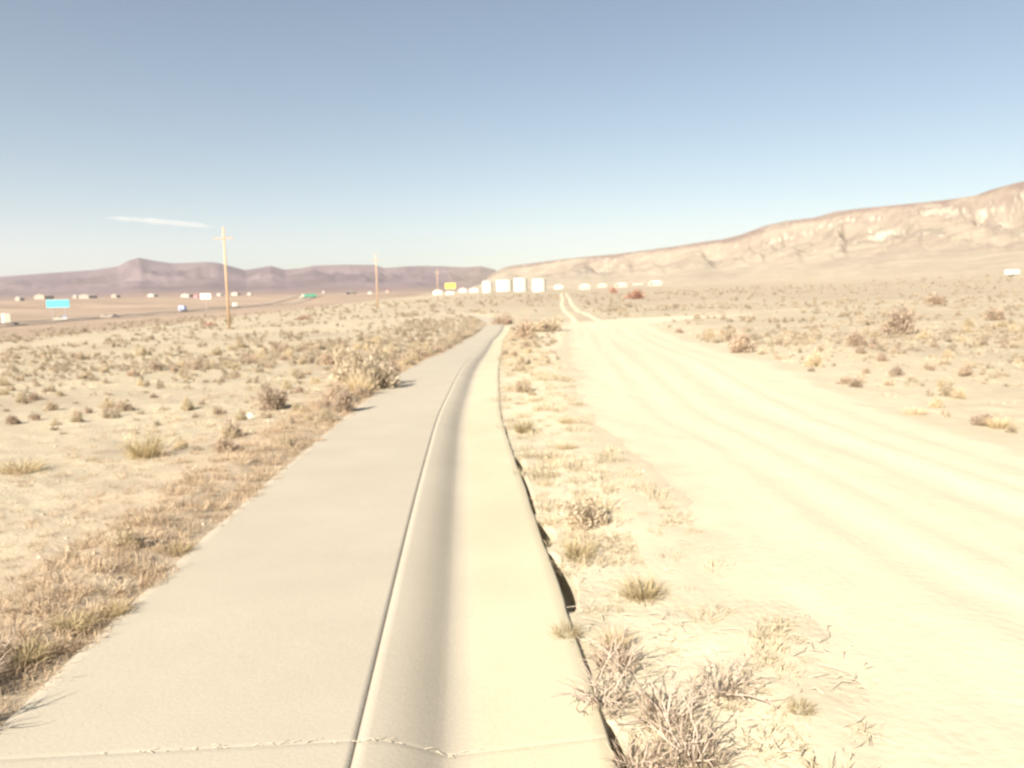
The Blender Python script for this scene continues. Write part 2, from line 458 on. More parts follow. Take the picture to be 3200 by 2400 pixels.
# ------------------------------------------------------------------ concrete path with rolled gutter
def build_path():
    JY = 2.885; jr = [JY - .007, JY - .004, JY + .004, JY + .007]     # cross joint near the camera
    ys = np.concatenate([np.arange(-6, JY - .01, .05), jr, np.arange(JY + .03, 12, .05), np.arange(12, 40, .15), np.arange(40, 112, .5)])
    SE = .245                                    # seam, measured from the centre line
    prof = [(-HALF, -.22, 1), (-HALF, -.008, 1), (-HALF + .012, 0, 1)]
    prof += [(s, 0, 1) for s in np.linspace(-1.15, SE - .03, 16)]
    prof += [(SE - .006, 0, 1), (SE - .004, -.005, .60), (SE + .003, -.005, .60), (SE + .005, 0, 1)]
    roll = [(SE + .05, -.002), (SE + .10, -.007), (SE + .15, -.016), (SE + .20, -.029), (SE + .25, -.046), (SE + .29, -.062), (SE + .32, -.074), (SE + .345, -.080), (SE + .38, -.081)]
    prof += [(s, z, 1.0) for s, z in roll]
    prof += [(s, -.080 + .042 * (s - SE - .39) / (HALF - .012 - SE - .39), 1.14) for s in np.linspace(SE + .45, HALF - .012, 9)]
    prof += [(HALF, -.045, 1.1), (HALF, -.26, .8)]
    n = len(prof); s = np.array([p[0] for p in prof]); pz = np.array([p[1] for p in prof]); sh = np.array([p[2] for p in prof])
    dx = np.gradient(pcx(ys), ys); nrm = np.sqrt(1 + dx ** 2)
    V = np.zeros((len(ys), n, 3)); C = np.zeros((len(ys), n, 3))
    wob = .012 * fbm(ys / .8, ys * 0 + 3, 200, 3) * 1.0
    wob2 = .010 * fbm(ys / .5, ys * 0 + 8, 205, 3)
    for k in range(len(ys)):
        ss = s.copy(); ss[:3] += wob[k]; ss[-3:] += wob2[k]
        V[k, :, 0] = pcx(ys[k]) + ss / nrm[k]; V[k, :, 1] = ys[k] - ss * dx[k] / nrm[k]
        V[k, :, 2] = zc(ys[k]) + pz
    d = V[..., 0] * 0 + s[None, :]
    dust = np.clip(.5 + .9 * fbm(V[..., 0] / .6, V[..., 1] / 1.6, 210, 4), 0, 1)
    gut = sstep(SE + .36, SE + .5, d)
    roll_shade = np.exp(-((d - (SE + .25)) / .07) ** 2) * (.85 + .3 * fbm(V[..., 0] * 0 + 1, V[..., 1] / 1.2, 215, 3))   # shade of the roll's slope away from the sun, painted into the tint
    t = sh[None, :] * (1 + gut * .10 * (dust - .2)) * (1 - .07 * roll_shade)
    C[..., 0] = t; C[..., 1] = t * (1 - .02 * gut * 0); C[..., 2] = t * (1 - .11 * gut)
    for k in range(len(ys)):
        if abs(ys[k] - JY) < .005: V[k, 2:-2, 2] -= .0008; C[k] *= .96
    i = np.arange(len(ys) - 1)[:, None] * n; j = np.arange(n - 1)[None, :]
    F = np.stack([i + j, i + j + 1, i + n + j + 1, i + n + j], -1).reshape(-1, 4)
    me = np_mesh('path', V.reshape(-1, 3), F, C.reshape(-1, 3), False)
    o = mesh_obj('path', me, M['concrete']); tag(o, kind='structure')
    return o


build_path()


def path_z(x, y):
    d = x - float(pcx(y))
    if abs(d) > HALF: return hz(x, y)
    SE = .245
    if d < SE + .05: p = 0
    else: p = float(np.interp(d, [SE + .05, SE + .15, SE + .25, SE + .35, HALF], [0, -.016, -.046, -.080, -.045]))
    return float(zc(y)) + p


# ------------------------------------------------------------------ dirt road, two-track, highway
def build_road():
    cen = [((rxl(y) + rxr(y)) / 2, y, (rxr(y) - rxl(y)) / 2) for y in np.concatenate([np.arange(-8, 70, 2.0)])]
    cen += [(8.6, 73, 4.9), (10.6, 79, 4.9), (14.5, 84, 4.6), (18, 86, 3.4), (21, 87, 2.2), (24, 87.7, 1.0), (27, 88.2, .25)]
    P = np.array(cen); seg = np.hypot(np.diff(P[:, 0]), np.diff(P[:, 1])); t = np.concatenate([[0], np.cumsum(seg)])
    tt = np.concatenate([np.arange(0, 26, .10), np.arange(26, t[-1], .4)])
    w = np.hanning(15)[1:-1]; w /= w.sum()
    def sm(v):
        f = np.interp(np.arange(0, t[-1] + .5, .5), t, v); f = np.convolve(np.pad(f, 6, mode='edge'), w, 'valid'); return np.interp(tt, np.arange(0, t[-1] + .5, .5)[:len(f)], f)
    cx, cy, hw = sm(P[:, 0]), sm(P[:, 1]), sm(P[:, 2])
    tx, ty = np.gradient(cx, tt), np.gradient(cy, tt); l = np.hypot(tx, ty); nx, ny = ty / l, -tx / l
    u = np.concatenate([np.linspace(-1.06, 1.06, 90)])
    ew = 1 + .07 * fbm(tt / 2.2, tt * 0 + 1, 220, 4)[:, None]
    X = cx[:, None] + nx[:, None] * u[None, :] * hw[:, None] * ew; Y = cy[:, None] + ny[:, None] * u[None, :] * hw[:, None] * ew
    Z = height(X, Y, False)
    U = u[None, :] + 0 * X; T = tt[:, None] + 0 * X
    wv = .045 * fbm(T / 16, T * 0 + 5, 230, 2)
    rut = np.zeros_like(X); light = np.zeros_like(X)
    for c0, wd, dp in ((-.40, .075, .8), (.13, .08, 1), (-.18, .05, .4), (.36, .05, .5), (.60, .09, .7)):
        g = np.exp(-((U - c0 - wv) / wd) ** 2); rut -= .017 * dp * g; light += g * dp
        for e in (-1, 1): rut += .006 * dp * np.exp(-((U - c0 - wv - e * wd * 1.6) / .05) ** 2)
    edge = sstep(.62, 1.0, np.abs(U) + .12 * fbm(X / .5, Y / .5, 240, 3) + .10 * fbm(X / 2.5, Y / 2.5, 241, 3))
    rut = rut * (1 - edge)
    R = np.hypot(X, Y)
    Z = Z + .022 + rut + .012 * fbm(X / .35, Y / .9, 250, 4) * sstep(40, 15, R) - edge * .034
    sand = np.array((.53, .47, .345)); dirt = np.array((.472, .412, .30))
    streak = fbm(U * 7 + .3 * wv, T / 22, 260, 5, .6)
    C = lerp(dirt + 0 * X[..., None], sand + 0 * X[..., None], np.clip(.45 + .28 * light + .75 * streak + .15 * fbm(X / 1.5, Y / 1.5, 265, 4), 0, 1))
    C = lerp(C, ground_colour(X, Y, Z), sstep(.1, .9, edge))
    n, k = X.shape
    V = np.stack([X, Y, Z], -1).reshape(-1, 3)
    i = np.arange(n - 1)[:, None] * k; j = np.arange(k - 1)[None, :]
    F = np.stack([i + j, i + j + 1, i + k + j + 1, i + k + j], -1).reshape(-1, 4)
    tag(mesh_obj('dirt_road', np_mesh('dirt_road', V, F, C.reshape(-1, 3), True), M['road']), kind='structure')


build_road()


def strip(name, pts, w, mat, lift, col, step=1.5, edge=0):
    P = np.array(pts, float); seg = np.hypot(np.diff(P[:, 0]), np.diff(P[:, 1])); t = np.concatenate([[0], np.cumsum(seg)])
    tt = np.arange(0, t[-1], step)
    cx = np.interp(tt, t, P[:, 0]); cy = np.interp(tt, t, P[:, 1])
    tx, ty = np.gradient(cx, tt), np.gradient(cy, tt); l = np.hypot(tx, ty); nx, ny = ty / l, -tx / l
    u = np.linspace(-1, 1, 9)
    ww = w * (1 + .30 * fbm(tt / 6, tt * 0, 280, 3))[:, None] / 2 if edge else np.full((len(tt), 1), w / 2)
    X = cx[:, None] + nx[:, None] * u * ww; Y = cy[:, None] + ny[:, None] * u * ww
    Z = height(X, Y, False) + lift - (sstep(.6, 1, np.abs(u))[None, :] * (lift * 2 + .03) if edge else 0)
    if not edge: Z = Z * 0 + Z.mean(1, keepdims=True)
    k = len(u); n = len(tt)
    i = np.arange(n - 1)[:, None] * k; j = np.arange(k - 1)[None, :]
    F = np.stack([i + j, i + j + 1, i + k + j + 1, i + k + j], -1).reshape(-1, 4)
    V = np.stack([X, Y, Z], -1).reshape(-1, 3)
    c = np.array(col)[None, :] * (1 + .12 * fbm(X / 2, Y / 2, 285, 3).reshape(-1, 1))
    return V, F, c


Vs = []; Fs = []; Cs = []; off = 0
for pts in ([(6.3, 76), (7.0, 90), (7.7, 115), (10.2, 160), (14.3, 220), (19, 300), (23, 360)], [(9.3, 76), (9.3, 92), (9.6, 115), (12.1, 160), (16.2, 220), (21, 300), (25, 360)]):
    V, F, c = strip('t', pts, .95, None, .03, (.53, .465, .325), 1.2, 1)
    Vs.append(V); Fs.append(F + off); Cs.append(c); off += len(V)
tag(mesh_obj('two_track', np_mesh('two_track', np.vstack(Vs), np.vstack(Fs), np.vstack(Cs), True), M['road']), kind='structure')
Vs = []; Fs = []; Cs = []; off = 0
for X0 in (-206, -228):
    V, F, c = strip('h', [(X0, 120), (X0, 900), (X0 + 30, 1300), (X0 + 90, 1600)], 10.5, None, .35, (.2, .18, .17), 6)
    Vs.append(V); Fs.append(F + off); Cs.append(c); off += len(V)
tag(mesh_obj('highway', np_mesh('highway', np.vstack(Vs), np.vstack(Fs), np.vstack(Cs), False), M['asphalt']), kind='structure')

# ------------------------------------------------------------------ plants
def blade_cloud(pos, dirv, length, width, col, bend=.0):
    """one bent two-quad leaf per row -> verts, quads, colours"""
    n = len(pos)
    dirv = dirv / np.linalg.norm(dirv, axis=1, keepdims=True)
    side = np.cross(dirv, rng.normal(size=(n, 3))); side /= np.linalg.norm(side, axis=1, keepdims=True) + 1e-9
    L_ = length[:, None]; W = width[:, None]
    mid = pos + dirv * L_ * .55
    tip = pos + dirv * L_ + np.stack([0 * length, 0 * length, -bend * length], 1) + np.cross(dirv, side) * L_ * rng.uniform(-.2, .2, (n, 1))
    V = np.stack([pos - side * W * .35, pos + side * W * .35, mid + side * W * .5, mid - side * W * .5, tip + side * W * .08, tip - side * W * .08], 1)
    b = np.arange(n)[:, None] * 6
    F = np.concatenate([b + np.array([[0, 1, 2, 3]]), b + np.array([[3, 2, 4, 5]])], 0)
    C = np.repeat(col[:, None, :], 6, 1)
    return V.reshape(-1, 3), F, C.reshape(-1, 3)


def tubes(paths, radii, n=4):
    """tapered tubes along polylines"""
    V = []; F = []; o = 0
    for P, R in zip(paths, radii):
        P = np.asarray(P); m = len(P)
        T = np.gradient(P, axis=0); T /= np.linalg.norm(T, axis=1, keepdims=True) + 1e-9
        ref = np.array([.31, .87, .38]); A = np.cross(T, ref); A /= np.linalg.norm(A, axis=1, keepdims=True) + 1e-9; B = np.cross(T, A)
        rr = np.linspace(R[0], R[1], m)[:, None]
        for i in range(n):
            a = 2 * math.pi * i / n
            V.append(P + rr * (A * math.cos(a) + B * math.sin(a)))
        idx = o + np.arange(n)[:, None] * m + np.arange(m)[None, :]
        for i in range(n):
            q = idx[i]; s = idx[(i + 1) % n]
            F.append(np.stack([q[:-1], s[:-1], s[1:], q[1:]], 1))
        o += n * m
    return np.vstack(V), np.vstack(F)


def branch_paths(n, h, spread, wig=.12, seg=5, up=.55, sub=2):
    ps = []; rs = []
    for i in range(n):
        a = rng.uniform(0, 2 * math.pi); tilt = rng.uniform(.1, 1) * spread
        d = np.array([math.cos(a) * tilt, math.sin(a) * tilt, up + rng.uniform(0, .5)]); d /= np.linalg.norm(d)
        L_ = h * rng.uniform(.55, 1.05)
        p = np.array([math.cos(a), math.sin(a), 0]) * .03 * h; pts = [p + np.array([0, 0, -.03])]
        for k in range(seg):
            d = d + rng.normal(size=3) * wig; d /= np.linalg.norm(d)
            p = p + d * L_ / seg; pts.append(p)
        ps.append(np.array(pts)); rs.append((.010 * h + .002, .0015))
        for _ in range(sub):
            k = rng.integers(2, seg); q = pts[k]; e = d + rng.normal(size=3) * .7; e /= np.linalg.norm(e)
            sp = [q]
            for kk in range(3):
                e = e + rng.normal(size=3) * wig; e /= np.linalg.norm(e); sp.append(sp[-1] + e * L_ * .16)
            ps.append(np.array(sp)); rs.append((.004 * h + .0015, .001))
    return ps, rs


def col_mix(n, a, b, j=.08):
    t = rng.random((n, 1)); c = np.array(a) * (1 - t) + np.array(b) * t
    return np.clip(c * (1 + rng.normal(size=(n, 1)) * j), .01, .95)


def sage_mesh(n, wide=1.0, tall=.8, ca=(.33, .275, .195), cb=(.42, .36, .26), leaf=.11, clumps=7):
    """unit sagebrush: leaf sprays gathered in uneven clumps over a dome"""
    cl = rng.normal(size=(clumps, 3)); cl[:, 2] = np.abs(cl[:, 2]) * .8 + .05
    cl /= np.linalg.norm(cl, axis=1, keepdims=True); cl *= rng.uniform(.30, .74, (clumps, 1))
    k = rng.integers(0, clumps, n)
    off = rng.normal(size=(n, 3)); off /= np.linalg.norm(off, axis=1, keepdims=True); off *= rng.random((n, 1)) ** .45 * rng.uniform(.20, .36, (clumps, 1))[k]
    p = cl[k] + off
    p[:, 2] = np.abs(p[:, 2]) * 1.0
    p *= np.array([wide * .5, wide * .5, tall * 1.0])
    d = p / np.array([wide, wide, tall]) * .9 + np.array([0, 0, .45]) + rng.normal(size=(n, 3)) * .38
    V, F, C = blade_cloud(p, d, leaf * rng.uniform(.6, 1.4, n), leaf * .34 * rng.uniform(.7, 1.3, n), col_mix(n, ca, cb, .12))
    return V, F, C


def grass_mesh(n, h=.35, r=.16, ca=(.50, .40, .235), cb=(.40, .31, .18), w=.010, droop=.35):
    a = rng.uniform(0, 2 * math.pi, n); q = rng.random(n) ** .7 * r * .45
    p = np.stack([np.cos(a) * q, np.sin(a) * q, -.02 + 0 * a], 1)
    tilt = rng.random(n) * .95
    a2 = a + rng.normal(size=n) * .6
    d = np.stack([np.cos(a2) * tilt, np.sin(a2) * tilt, np.full(n, .9)], 1)
    return blade_cloud(p, d, h * rng.uniform(.45, 1.1, n), np.full(n, w) * rng.uniform(.7, 1.4, n), col_mix(n, ca, cb, .1), droop * .5)


SAGE = []      # (V, F, C) unit templates about 1 m wide
for i in range(6):
    ca, cb = [((.52, .435, .325), (.64, .55, .41)), ((.47, .37, .285), (.58, .475, .36)), ((.56, .47, .33), (.67, .575, .41))][i % 3]
    SAGE.append(sage_mesh(1500, 1, .72 + .08 * (i % 3), ca, cb, .075, 14 + 2 * i))
SAGE_LOW = [sage_mesh(150, 1, .7, (.50, .41, .31), (.63, .54, .40), .17, 9) for i in range(5)]
SAGE_ME = [np_mesh('sagebrush', V, F, C) for V, F, C in SAGE]
GRASS = [grass_mesh(260, .32, .26, *cc, .0055) for cc in (((.64, .53, .34), (.53, .43, .28)), ((.54, .45, .28), (.42, .34, .20)), ((.66, .56, .39), (.55, .46, .32)))]
GRASS_ME = [np_mesh('bunchgrass', V, F, C) for V, F, C in GRASS]
GRASS_LOW = [grass_mesh(44, .26, .42, (.68, .59, .43), (.57, .48, .36), .0095, .5) for i in range(4)]
BRANCH_ME = []
for i in range(3):
    V, F = tubes(*branch_paths(14, .8, .9)); BRANCH_ME.append(np_mesh('stem', V * np.array([.62, .62, .8]), F))


def clear(x, y, m=0.0):
    """true where plants may stand"""
    d = x - pcx(y)
    on_path = (np.abs(d) < HALF + m) & (y < 112)
    on_road = (x > rxl(y) + .1 - m) & (x < rxr(y) - .1 + m) & (y < 84)
    bend = (y > 66) & (y < 100 + .06 * x) & (x > 4) & (x < 70) & (np.abs(y - np.interp(x, [4, 10, 14, 21, 30, 45, 70], [72, 78, 83.5, 87.5, 90, 93, 97])) < np.interp(x, [16, 26], [4.5, .3])) & (x < 26)
    two = (y > 80) & (y < 360) & (np.abs(x - np.interp(y, [76, 115, 160, 220, 300, 360], [8, 8.7, 11.2, 15.3, 20, 24])) < 2.2)
    return ~(on_path | on_road | bend | two)


def scatter_joined(name, temps, X, Y, Sc, kind_label, cat, colmul=None, zs=None):
    Z = ground_h(X, Y)
    Vs = []; Fs = []; Cs = []; off = 0
    which = rng.integers(0, len(temps), len(X)); rot = rng.uniform(0, 2 * math.pi, len(X))
    for k, (V, F, C) in enumerate(temps):
        ids = np.nonzero(which == k)[0]
        if not len(ids): continue
        c, s = np.cos(rot[ids])[:, None], np.sin(rot[ids])[:, None]; sc = Sc[ids][:, None]
        hgt = sc * (rng.uniform(.75, 1.2, (len(ids), 1)) if zs is None else zs)
        P = np.stack([(V[None, :, 0] * c - V[None, :, 1] * s) * sc + X[ids][:, None], (V[None, :, 0] * s + V[None, :, 1] * c) * sc + Y[ids][:, None],
                      V[None, :, 2] * hgt + Z[ids][:, None] - .01], -1)
        cm = rng.uniform(.74, 1.08, (len(ids), 1, 1)) * (np.ones((len(ids), 1, 3)) if colmul is None else colmul[ids][:, None, :])
        Cs.append((C[None] * cm).reshape(-1, 3)); Vs.append(P.reshape(-1, 3))
        Fs.append((F[None] + (np.arange(len(ids)) * len(V))[:, None, None] + off).reshape(-1, 4)); off += len(ids) * len(V)
    o = mesh_obj(name, np_mesh(name, np.vstack(Vs), np.vstack(Fs), np.clip(np.vstack(Cs), .01, .9)), M['veg'])
    return tag(o, kind_label, cat, kind='stuff')


# --- single shrubs that stand out
def sage_thing(p, w, h, label, ti, rz=0, group=None, parts=True):
    if parts:
        r = empty('sagebrush', p, rz); r.scale = (w, w, h)
        f = mesh_obj('foliage', SAGE_ME[ti], M['veg'], r); mesh_obj('stem', BRANCH_ME[ti % 3], M['twig'], r)
    else:
        r = mesh_obj('sagebrush', SAGE_ME[ti], M['veg']); r.location = p; r.rotation_euler.z = rz; r.scale = (w, w, h)
    return tag(r, label, 'shrub', group)


EX = []        # places already taken
def big(px, py, w, h, label, ti):
    p = place(px, py); dd = (p - CAM).length; w = w / FPX * dd / .88; h = h / FPX * dd / .72; EX.append((p.x, p.y, w * .6)); return sage_thing(p, w, h, label, ti, random.uniform(0, 6))


big(812, 838, 112, 104, 'large grey round sagebrush overhanging the left edge of the concrete path, casting a dark shadow', 0)
big(760, 826, 96, 92, 'paler sagebrush just behind and left of the big round bush at the path edge', 3)
big(742, 890, 58, 62, 'medium pinkish bush on the path edge below the big round bush', 1)
big(590, 885, 82, 62, 'small grey bush standing alone on bare sand left of the path', 4)
big(1940, 722, 74, 66, 'largest brown bush on the right-hand plain, standing clear of its neighbours', 1)
big(1600, 762, 62, 52, 'rounded brown bush beside the right edge of the dirt road', 4)
big(1850, 748, 50, 36, 'low dark brown bush below and left of the largest bush on the right', 1)
big(1132, 732, 58, 52, 'darkest bush between the far end of the path and the dirt road', 1)
big(1180, 716, 84, 44, 'wide grey bush at the far left edge of the dirt road', 0)
big(1085, 706, 64, 34, 'brown bush where the concrete path disappears', 1)
big(2150, 692, 46, 30, 'small dark bush near the right frame edge above the road', 4)
big(2020, 658, 54, 24, 'dark bush far out on the right-hand plain', 1)
big(1262, 1132, 128, 72, 'flattened grey-brown shrub between the path and the dirt road', 3)


def tuft(px, py, s, label, ti, h=1.0):
    p = place(px, py); EX.append((p.x, p.y, .12))
    o = mesh_obj('bunchgrass', GRASS_ME[ti], M['veg']); o.location = p; o.scale = (s, s, s * h); o.rotation_euler.z = random.uniform(0, 6)
    return tag(o, label, 'grass tuft')


tuft(772, 850, 1.5, 'tall straw-yellow grass clump at the foot of the big bush by the path', 0, 1.1)
tuft(315, 990, 1.25, 'orange-brown grass clump with a dark heart left of the path', 1)
tuft(1130, 935, .85, 'straw tuft against the right edge of the gutter, beyond the dark gap', 1)
tuft(1225, 915, .7, 'low yellow tuft leaning toward the dirt road, farther of the pair', 0, .6)
tuft(1222, 970, .7, 'low yellow tuft leaning toward the dirt road, nearer of the pair', 2, .55)
tuft(1248, 1208, .62, 'olive grass tuft with dark base beside the dark gap at the gutter edge', 1, .8)
tuft(1385, 1292, .66, 'olive-brown grass tuft between the gutter and the dirt road', 1, .8)
tuft(2160, 925, .95, 'yellow grass tuft at the right frame edge beside the road', 0, .7)
tuft(1730, 1545, .34, 'tiny grass tuft alone at the near edge of the dirt road', 1, .7)
tuft(1975, 895, .9, 'pale low tuft on the right road edge', 2, .5)
tuft(45, 1020, 1.3, 'bright yellow grass patch at the left frame edge', 0, .45)
tuft(1225, 1385, .45, 'short dark tuft against the gutter edge above the twiggy weed', 1, .8)
tuft(1330, 1395, .5, 'dry brown tuft behind the twiggy weed', 2, .8)
tuft(60, 1430, .6, 'dark tuft at the left edge of the path, near the frame corner', 1, .7)
tuft(160, 1365, .6, 'brown tuft on the left verge with a black shadow beneath', 1, .7)
tuft(245, 1330, .5, 'small tuft on the left verge farther along', 1, .7)
tuft(385, 1195, .5, 'straw tuft hugging the left edge of the concrete', 1, .6)


def weed(px, py, h, label, n, spread, dense=60, seed=0):
    p = place(px, py); EX.append((p.x, p.y, h * .7))
    r = empty('dry_weed', p, random.uniform(0, 6))
    V, F = tubes(*branch_paths(n, h, spread, .22, 7, .35, 3), 5)
    mesh_obj('stem', np_mesh('stem', V, F), M['palestem'], r)
    V, F, C = grass_mesh(dense, h * .8, h * .9, (.56, .46, .35), (.38, .30, .235), .005, .5)
    mesh_obj('blades', np_mesh('blades', V, F, C), M['veg'], r)
    return tag(r, label, 'weed')


M['palestem'] = plain('bleached_stem', (.42, .34, .27), .85, .3, 8)
weed(1300, 1530, .28, 'twiggy dead weed reaching over the gutter edge onto the concrete', 10, 1.3, 60)
weed(1440, 1560, .27, 'largest tangled dry weed beside the gutter in the foreground', 11, 1.3, 110)
weed(1500, 1650, .26, 'dense brown dry weed at the bottom of the frame right of the gutter', 10, 1.3, 130)
weed(1385, 1660, .2, 'low matted weed against the slab edge at the bottom of the frame', 7, 1.5, 100)
weed(1560, 1500, .26, 'sparse weed with long bare stems stretching toward the road', 12, 1.7, 60)
weed(1330, 1440, .22, 'small dry weed with a dark knot beside the gutter', 12, 1.2, 110)


for q, (px, py, hh) in enumerate([(-80, 1510, .26), (-50, 1465, .22), (-130, 1600, .30), (5, 1418, .15)]):
    weed(px, py, hh, ['tall dry weed at the left frame edge throwing a shadow over the near concrete', 'dry weed on the left verge just behind the tallest one, at the frame edge',
                      'dry weed outside the lower left corner casting its shadow onto the path', 'short dry weed on the left verge where the concrete meets the frame edge'][q], 7, .7, 170)


# --- fields of sagebrush: the larger ones one by one, the rest as one cover
def field(n, x0, x1, y0, y1, s0, s1, thr=-.1, seed=0):
    x = rng.uniform(x0, x1, n); y = rng.uniform(y0, y1, n)
    k = fbm(x / 9, y / 9, 300 + seed, 3) > thr
    k &= (np.abs(np.arctan2(x, y)) < math.radians(36)) & (np.hypot(x, y) > 4.2)
    k &= clear(x, y, .12)
    x, y = x[k], y[k]
    return x, y, s0 + (s1 - s0) * rng.random(len(x)) ** 2.2


def drop_taken(x, y, s):
    k = np.ones(len(x), bool)
    for ex, ey, er in EX: k &= np.hypot(x - ex, y - ey) > er
    return x[k], y[k], s[k]


def hedge(n):
    y = 14 + 55 * rng.random(n) ** 1.1; x = pcx(y) - HALF - rng.uniform(.12, .65, n)
    return x, y, rng.uniform(.26, .52, n)


parts_ = {
    'left': [field(2600, -36, -2.6, 5, 46, .12, .42, -.55, 1), field(1500, -75, -2.5, 40, 120, .30, .85, -.1, 2), field(560, -12, -3.1, 24, 95, .30, .75, -.5, 3)],
    'left edge': [hedge(150)],
    'middle': [field(330, -.4, 8, 13, 80, .16, .60, -.6, 4)],
    'right': [field(1700, 6, 34, 7, 44, .12, .48, -.5, 5), field(1500, 9, 90, 36, 130, .35, 1.0, -.15, 6)],
}
LAB = {'left': 'grey-brown sagebrush, one of many dotting the pale plain left of the concrete path',
       'left edge': 'pinkish-tan scrub hugging the left edge of the concrete path',
       'middle': 'grey-brown sagebrush on the strip between the concrete path and the dirt road',
       'right': 'grey-brown sagebrush, one of many on the plain right of the dirt road'}
GRP = {'left edge': 'scrub along the left edge of the path', 'left': 'sagebrush on the left plain', 'middle': 'sagebrush between path and road', 'right': 'sagebrush on the right plain'}
allx = []
for key, lst in parts_.items():
    for x, y, s in lst:
        x, y, s = drop_taken(x, y, s)
        for a in zip(x, y, s): allx.append((*a, key))
allx.sort(key=lambda q: -q[2] / math.hypot(q[0], q[1]))
NIND = 286
for i, (x, y, s, key) in enumerate(allx[:NIND]):
    sage_thing(Vector((x, y, hz(x, y) - .01)), s, s * random.uniform(.65, 1.05), LAB[key], random.choice((1, 4, 1, 2)) if key == 'left edge' else random.randrange(6), random.uniform(0, 6.3), GRP[key], parts=False)
rest = allx[NIND:]
extra = [field(2600, -150, 160, 110, 330, .6, 1.5, -.1, 8)]
for x, y, s in extra: rest += [(a, b, c, 'far') for a, b, c in zip(x, y, s)]
rx = np.array([q[0] for q in rest]); ry = np.array([q[1] for q in rest]); rs = np.array([q[2] for q in rest])
scatter_joined('sagebrush_cover', SAGE_LOW, rx, ry, rs, 'low grey-brown sagebrush cover spreading over the far plain on both sides', 'brush')

# --- reddish willow thickets beyond the road bend
def thicket(px, dist, w, h, d, label, n=900, ca=(.42, .25, .19), cb=(.52, .34, .25)):
    p = at_dist(px, dist)
    V, F, C = sage_mesh(n, 1, 1, ca, cb, .10, 16)
    o = mesh_obj('willow_thicket', np_mesh('willow_thicket', V * np.array([w, d, h]), F, C), M['veg']); o.location = p
    return tag(o, label, 'thicket')


thicket(1368, 190, 7.5, 3.0, 5, 'wide reddish willow thicket below the row of white buildings')
thicket(1325, 300, 5, 3.4, 4, 'small reddish thicket left of the wide one, under the buildings', 500)
thicket(655 + 0, 118, 3.4, .9, 3, 'reddish-brown scrub patch on the left plain between the two nearer poles', 400)
thicket(448, 112, 2.8, 1.0, 2, 'russet bush beside the foot of the nearest pole', 400)

# --- grass: mat along the left verge, thin cover elsewhere
def verge(n, dmin, dmax, y0, y1, s0, s1, right=False, pw=1.4):
    y = y0 + (y1 - y0) * rng.random(n) ** pw
    d = dmin + (dmax - dmin) * rng.random(n)
    x = pcx(y) + (HALF + d) * (1 if right else -1)
    if right: k = x < rxl(y) + .25
    else: k = np.ones(n, bool)
    return x[k], y[k], s0 + (s1 - s0) * rng.random(k.sum()) ** 1.5


gx, gy, gs = [np.concatenate(q) for q in zip(verge(2900, -.02, .75, 2.2, 55, .18, .55), verge(2200, .5, 3.2, 2.2, 36, .12, .40), verge(1000, .02, 1.6, 5, 75, .25, .80, True, 1.2),
                                              verge(150, .03, 1.1, 2.5, 9, .15, .5, True))]
cm = np.where((gx < pcx(gy))[:, None], np.array([[.97, .89, .85]]), np.array([[1.0, .98, .92]])) * np.ones((len(gx), 3))
scatter_joined('dry_grass', GRASS_LOW, gx, gy, gs * 1.0, 'matted dry grass along both verges of the concrete path', 'grass', cm)
x, y, s = field(15000, -42, 44, 4, 62, .22, .70, -.35, 12)
scatter_joined('sparse_grass', GRASS_LOW, x, y, s, 'sparse bleached grass over the open plain', 'grass')

# --- stones and twig litter
def pebbles():
    n = 1500
    y = 2.3 + 14 * rng.random(n) ** 1.5; x = pcx(y) - HALF - .1 - rng.random(n) ** 1.3 * 4.5
    m = 260; y2 = 2.6 + 9 * rng.random(m); x2 = pcx(y2) + HALF + .05 + rng.random(m) * 4
    x = np.concatenate([x, x2]); y = np.concatenate([y, y2]); n += m
    bm = bmesh.new(); bmesh.ops.create_icosphere(bm, subdivisions=1, radius=1); bm.verts.ensure_lookup_table()
    V0 = np.array([v.co[:] for v in bm.verts]); F0 = np.array([[v.index for v in f.verts] for f in bm.faces]); bm.free()
    z = ground_h(x, y); s = .004 + .014 * rng.random(n) ** 3
    sc = s[:, None, None] * rng.uniform(.6, 1.3, (n, 1, 3)) * (1 + .25 * rng.normal(size=(n, len(V0), 3)) * .5)
    V = V0[None] * sc + np.stack([x, y, z], 1)[:, None, :]
    F = F0[None] + (np.arange(n) * len(V0))[:, None, None]
    C = np.repeat(col_mix(n, (.30, .24, .18), (.48, .42, .32))[:, None, :], len(V0), 1)
    tag(mesh_obj('gravel', np_mesh('gravel', V.reshape(-1, 3), F.reshape(-1, 3), C.reshape(-1, 3)), M['ground']), 'loose pebbles scattered on the soil beside the path', 'gravel', kind='stuff')


pebbles()


M['straw'] = plain('dusty_straw', (.46, .40, .30), .9, .35, 20)


